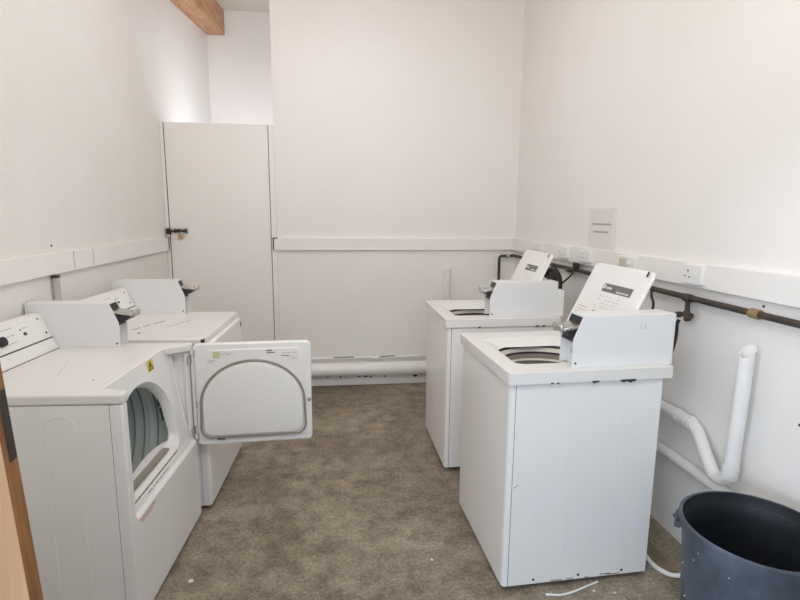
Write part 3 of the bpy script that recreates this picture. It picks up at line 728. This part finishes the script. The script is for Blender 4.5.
    for u in (un+.03, uf-.03):
        bm = bmesh.new(); box(bm, (u-.015, .452+.02, H-.002), (u+.015, .485+.02, H+.022), T); obj('hinge', bm, 'plastic', ld, .003)
    bm = bmesh.new(); box(bm, (un+.022, Ln-.030, .0065), (un+.032, Ln-.006, .0085), LT); obj('rubber_bumper', bm, 'rubber', ld, .001)
    # control console at the back edge
    bm = bmesh.new(); prism(bm, [(.555, H), (.600, H+.125), (.612, H+.135), (.668, H+.135), (.668, H)], 0, .12, W-.02, T); cs = obj('console', bm, 'plastic', root, .004)
    for v, z in ((.585, .05), (.60, .10)):
        bm = bmesh.new(); disc_tube(bm, (v+.02, H+z), 0, .004, W-.0205, W-.0185, 8, T); obj('screw', bm, 'seam', cs)
    coin_box(root, T, .025 if near else .040, .130 if near else .145, H, .690 if near else .668, .034, .258)
    if near:
        bm = bmesh.new(); box(bm, (.0235, .538, 1.076), (.0255, .541, 1.096), T); box(bm, (.0235, .556, 1.076), (.0255, .562, 1.096), T); box(bm, (.0235, .538, 1.074), (.0255, .560, 1.077), T); obj('latch_mark', bm, 'label_mark2', root)
        bm = bmesh.new(); box(bm, (.05, .690, H+.03), (.10, .700, H+.20), T); obj('rear_seal', bm, 'chip', root)
    else:
        bm = bmesh.new(); box(bm, (.03, .668, H-.0), (.09, .705, H+.155), T); obj('rear_cover', bm, 'plastic', root, .002)
    for (u, v) in ((.05, .05), (W-.05, .05), (.05, D-.05), (W-.05, D-.05)):
        bm = bmesh.new(); disc_tube(bm, (u, v), 2, .019, 0, .024, 12, T); obj('foot', bm, 'plastic' if near else 'rubber', root)
    return root
M['label_mark2'] = mat('very_faint_print', (.66, .64, .61), .6)
make_washer((.6419, 1.8008, .0409), 'near white top-loading washer on the right with its lid raised', True)
make_washer((.6144, 2.8093, .0089), 'far white top-loading washer on the right beside the back wall, lid raised', False)

# black lead loops behind the washers
bm = bmesh.new()
tube(bm, smooth_path([(1.42, 3.36, 1.10), (1.42, 3.32, 1.145), (1.42, 3.24, 1.165), (1.42, 3.18, 1.13), (1.42, 3.15, 1.07), (1.40, 3.14, .98)], 6), .016, 10)
tube(bm, smooth_path([(1.435, 3.33, 1.08), (1.435, 3.29, 1.12), (1.435, 3.24, 1.13), (1.435, 3.20, 1.09), (1.435, 3.19, 1.0)], 6), .026, 10)
tube(bm, smooth_path([(1.43, 3.34, 1.05), (1.43, 3.25, 1.09), (1.43, 3.2, 1.02), (1.44, 3.2, .9)], 6), .03, 10)
o = obj('drain_hose', bm, 'rubber'); tag(o, 'black hose looped over behind the far washer', 'hose')
bm = bmesh.new(); tube(bm, smooth_path([(XR-.056, 2.315, 1.160), (XR-.060, 2.312, 1.13), (XR-.055, 2.298, 1.09), (XR-.07, 2.29, 1.02), (XR-.10, 2.30, .9), (XR-.14, 2.35, .7)], 6), .006, 8)
o = obj('power_lead', bm, 'rubber'); tag(o, 'thin black lead hanging from the steel pipe behind the near washer', 'cable')
bm = bmesh.new(); tube(bm, smooth_path([(XR-.05, 3.50, 1.165), (XR-.055, 3.50, 1.12), (XR-.06, 3.49, 1.10)], 5), [.010]*10+[.016], 8)
o = obj('pipe_fitting', bm, 'rubber'); tag(o, 'short black fitting under the steel pipe beside the far washer lid', 'fitting')

# ------------------------------------------------------------------ bin
bx, by, br, bz = 1.268, 1.297, .2145, .57
bn = empty('rubbish_bin', (bx, by, 0), 0, 'large round charcoal plastic bin, open and empty, beside the right wall', 'bin')
bm = bmesh.new()
lathe(bm, [(.001, .0), (.165, .0), (.17, .008), (.200, .50), (.203, .535), (.1985, .5355)], 64)
obj('bin_body', bm, 'bin', bn)
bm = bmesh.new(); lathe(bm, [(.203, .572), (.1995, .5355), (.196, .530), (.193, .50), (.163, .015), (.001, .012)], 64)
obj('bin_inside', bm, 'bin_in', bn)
bm = bmesh.new(); lathe(bm, [(.200, .530), (.207, .530), (.2085, .560), (.2145, .562), (.2145, .570), (.207, .574), (.203, .572)], 64); obj('rim', bm, 'bin', bn)
for ang in (138, 318):
    bm = bmesh.new(); t = math.radians(ang); c, s = math.cos(t), math.sin(t)
    def BT(p): return Vector((p[0]*c - p[1]*s, p[0]*s + p[1]*c, p[2]))
    box(bm, (.203, -.018, .50), (.222, .018, .548), BT); tube(bm, [(.212, -.025, .53), (.226, 0, .53), (.212, .025, .53)], .006, 8, BT)
    obj('handle_lug', bm, 'bin', bn, .003)
bm = bmesh.new(); rnd = random.Random(8)
for k in range(14):
    t = math.radians(rnd.uniform(150, 300)); z = rnd.uniform(.25, .52); r = .1725+.0305*(z/.52)+.0012
    sz = rnd.uniform(.0012, .003); p = Vector((r*math.cos(t), r*math.sin(t), z)); 
    ud = Vector((-math.sin(t), math.cos(t), 0)); w = Vector((math.cos(t), math.sin(t), 0))
    pts = [p+ud*sz*math.cos(a_)+Vector((0, 0, 1))*sz*math.sin(a_) for a_ in [2*PI*i/6 for i in range(6)]]
    A = [bm.verts.new(q_) for q_ in pts]; B = [bm.verts.new(q_-w*.004) for q_ in pts]
    bm.faces.new(A)
    for i in range(6): bm.faces.new((A[i], A[(i+1) % 6], B[(i+1) % 6], B[i]))
obj('paint_speck', bm, 'label_mark', bn)

# ------------------------------------------------------------------ litter on the floor
def scrap(x, y, s, label, seed):
    r = random.Random(seed); bm = bmesh.new(); n = 7
    ptsA = [(s*r.uniform(.6, 1)*math.cos(2*PI*k/n), s*r.uniform(.5, 1)*math.sin(2*PI*k/n)) for k in range(n)]
    prism(bm, ptsA, 2, 0, s*.35)
    o = obj('paper_scrap', bm, 'paper', None, s*.1); o.location = (x, y, 0); tag(o, label, 'scrap', None)
scrap(-.622, 2.0, .016, 'small white paper scrap on the concrete beside the near dryer', 1)
scrap(.398, 2.026, .009, 'tiny white scrap on the floor left of the near washer', 2)
scrap(1.02, 1.765, .008, 'tiny white crumb on the floor beside the thin plastic strip', 3)
scrap(1.10, 1.745, .008, 'tiny white crumb on the floor nearest the dark bin', 4)
bm = bmesh.new(); tube(bm, smooth_path([(.815, 1.765, .004), (.87, 1.755, .004), (.93, 1.765, .004), (.99, 1.785, .005), (1.06, 1.81, .004)], 6), .004, 6)
o = obj('plastic_strip', bm, 'tape'); tag(o, 'thin white plastic strip lying curved on the floor under the near washer', 'strip')
bm = bmesh.new(); tube(bm, smooth_path([(1.38, 2.05, .011), (1.355, 1.95, .011), (1.35, 1.87, .011), (1.38, 1.81, .011), (1.43, 1.80, .011), (1.49, 1.83, .011)], 6), .010, 8)
o = obj('clear_hose', bm, 'pvc'); tag(o, 'pale plastic hose curling on the floor between the near washer and the right wall', 'hose')
# marks on walls: small nail heads
for (x, y, z, lb) in ((XR-.001, 1.711, 1.182, 'small dark nail head in the right wall above the steel pipe coupling'), (XR-.001, 1.501, .803, 'small dark nail head in the right wall above the bin'), (XL+.001, 2.724, 1.348, 'small dark nail head in the left wall above the board')):
    bm = bmesh.new(); disc_tube(bm, (y, z), 0, .005, x-.002, x+.002, 8); o = obj('nail_head', bm, 'seam'); tag(o, lb, 'nail')
bm = bmesh.new(); tube(bm, [(XL+.004, 2.47, 1.104), (XL+.004, 2.545, 1.098)], .0025, 6); tube(bm, [(XL, 2.54, 1.098), (XL+.012, 2.54, 1.098)], .006, 8)
o = obj('pipe_screw', bm, 'seam'); tag(o, 'small dark screw in the left wall behind the near dryer', 'screw')

# ------------------------------------------------------------------ lights
w = bpy.data.worlds.new('world'); sc.world = w; w.use_nodes = True
bg = w.node_tree.nodes['Background']; bg.inputs['Color'].default_value = (.72, .865, 1.03, 1)
# the sky is brighter on the side the light comes from (left of the doorway)
_tc = w.node_tree.nodes.new('ShaderNodeTexCoord'); _sx = w.node_tree.nodes.new('ShaderNodeSeparateXYZ'); _mr = w.node_tree.nodes.new('ShaderNodeMapRange')
_mr.inputs['From Min'].default_value = .35; _mr.inputs['From Max'].default_value = -.75
_mr.inputs['To Min'].default_value = .72; _mr.inputs['To Max'].default_value = 3.1
w.node_tree.links.new(_tc.outputs['Generated'], _sx.inputs[0]); w.node_tree.links.new(_sx.outputs[0], _mr.inputs[0]); w.node_tree.links.new(_mr.outputs[0], bg.inputs['Strength'])
sun = bpy.data.lights.new('daylight', 'SUN'); sun.energy = .5; sun.angle = math.radians(9); sun.color = (.80, .90, 1.0)
so = bpy.data.objects.new('daylight', sun); COL.objects.link(so)
so.rotation_euler = Vector((.84, .54, -.22)).to_track_quat('-Z', 'Y').to_euler()
# added, unseen fill sources: ceiling batten and glowing high window over the doorway
M['fill_tube'] = emis('fill_tube_glow', (1, .94, .90), 2)  # glow for the added ceiling tube
M['fill_pane'] = emis('fill_pane_glow', (.95, .97, 1.0), 2)  # glow for the added window pane
def area(name, loc, rot, sx, sy_, e, c):
    d = bpy.data.lights.new(name, 'AREA'); d.shape = 'RECTANGLE'; d.size = sx; d.size_y = sy_; d.energy = e; d.color = c
    o = bpy.data.objects.new(name, d); COL.objects.link(o); o.location = loc; o.rotation_euler = rot
lt = empty('added_ceiling_fill', (-.05, 3.15, 3.14), 0, 'added ceiling fill light, out of view above the middle of the room', 'light')
bm = bmesh.new(); box(bm, (-.05, -.5, .0), (.05, .5, ceil_z(2.65)-3.14-.005)); obj('housing', bm, 'plastic', lt, .004)
bm = bmesh.new(); tube(bm, [(0, -.48, -.02), (0, .48, -.02)], .018, 12); obj('tube', bm, 'fill_tube', lt)
pd = bpy.data.lights.new('ceiling_fill_point', 'POINT'); pd.shadow_soft_size = .2; pd.energy = 12.5; pd.color = (.95, .93, 1.0)  # added fill at the invented batten, brightens the room
lo = bpy.data.objects.new('ceiling_fill_point', pd); COL.objects.link(lo); lo.location = (-.05, 3.15, 2.83)
area('overhead_fill', (.1, 2.5, 3.08), (0, 0, 0), 1.7, 2.6, 5.6, (.92, .99, 1.04))  # added soft fill from above, with no fixture of its own
wn = empty('added_window_1', (.1, YF, 2.6), 0, '', ''); del wn['label'], wn['category']; struct(wn)  # invented window out of view, there to carry fill light
bm = bmesh.new(); plate(bm, [(-1.16, -.36), (1.16, -.36), (1.16, .36), (-1.16, .36)], [[(-1.1, -.3), (1.1, -.3), (1.1, .3), (-1.1, .3)]], 1, -.005, .03); obj('added_window_frame', bm, 'plastic', wn, .003)
bm = bmesh.new(); box(bm, (-1.1, .0, -.3), (1.1, .008, .3)); obj('glowing_fill_pane', bm, 'fill_pane', wn)
area('added_window_fill', (.1, YF+.035, 2.6), (PI/2, 0, 0), 2.2, .6, 14, (1.0, .965, .91))  # added fill shining in from the invented window
cl = bpy.data.lights.new('closet_fill', 'AREA'); cl.shape = 'SQUARE'; cl.size = .5; cl.energy = 9.6; cl.color = (.93, .985, 1.08)  # added fill to brighten the closet, hidden behind its door
lo = bpy.data.objects.new('closet_fill', cl); COL.objects.link(lo); lo.location = (-.72, 4.95, 1.75); lo.rotation_euler = Vector((.12, .62, .8)).to_track_quat('-Z', 'Y').to_euler()

vs = sc.view_settings
sc.display_settings.display_device = 'sRGB'
vs.view_transform = 'Standard'; vs.look = 'None'; vs.gamma = 1; vs.use_curve_mapping = False; vs.exposure = .2
sc.cycles.max_bounces = 10; sc.cycles.diffuse_bounces = 6; sc.cycles.use_denoising = True
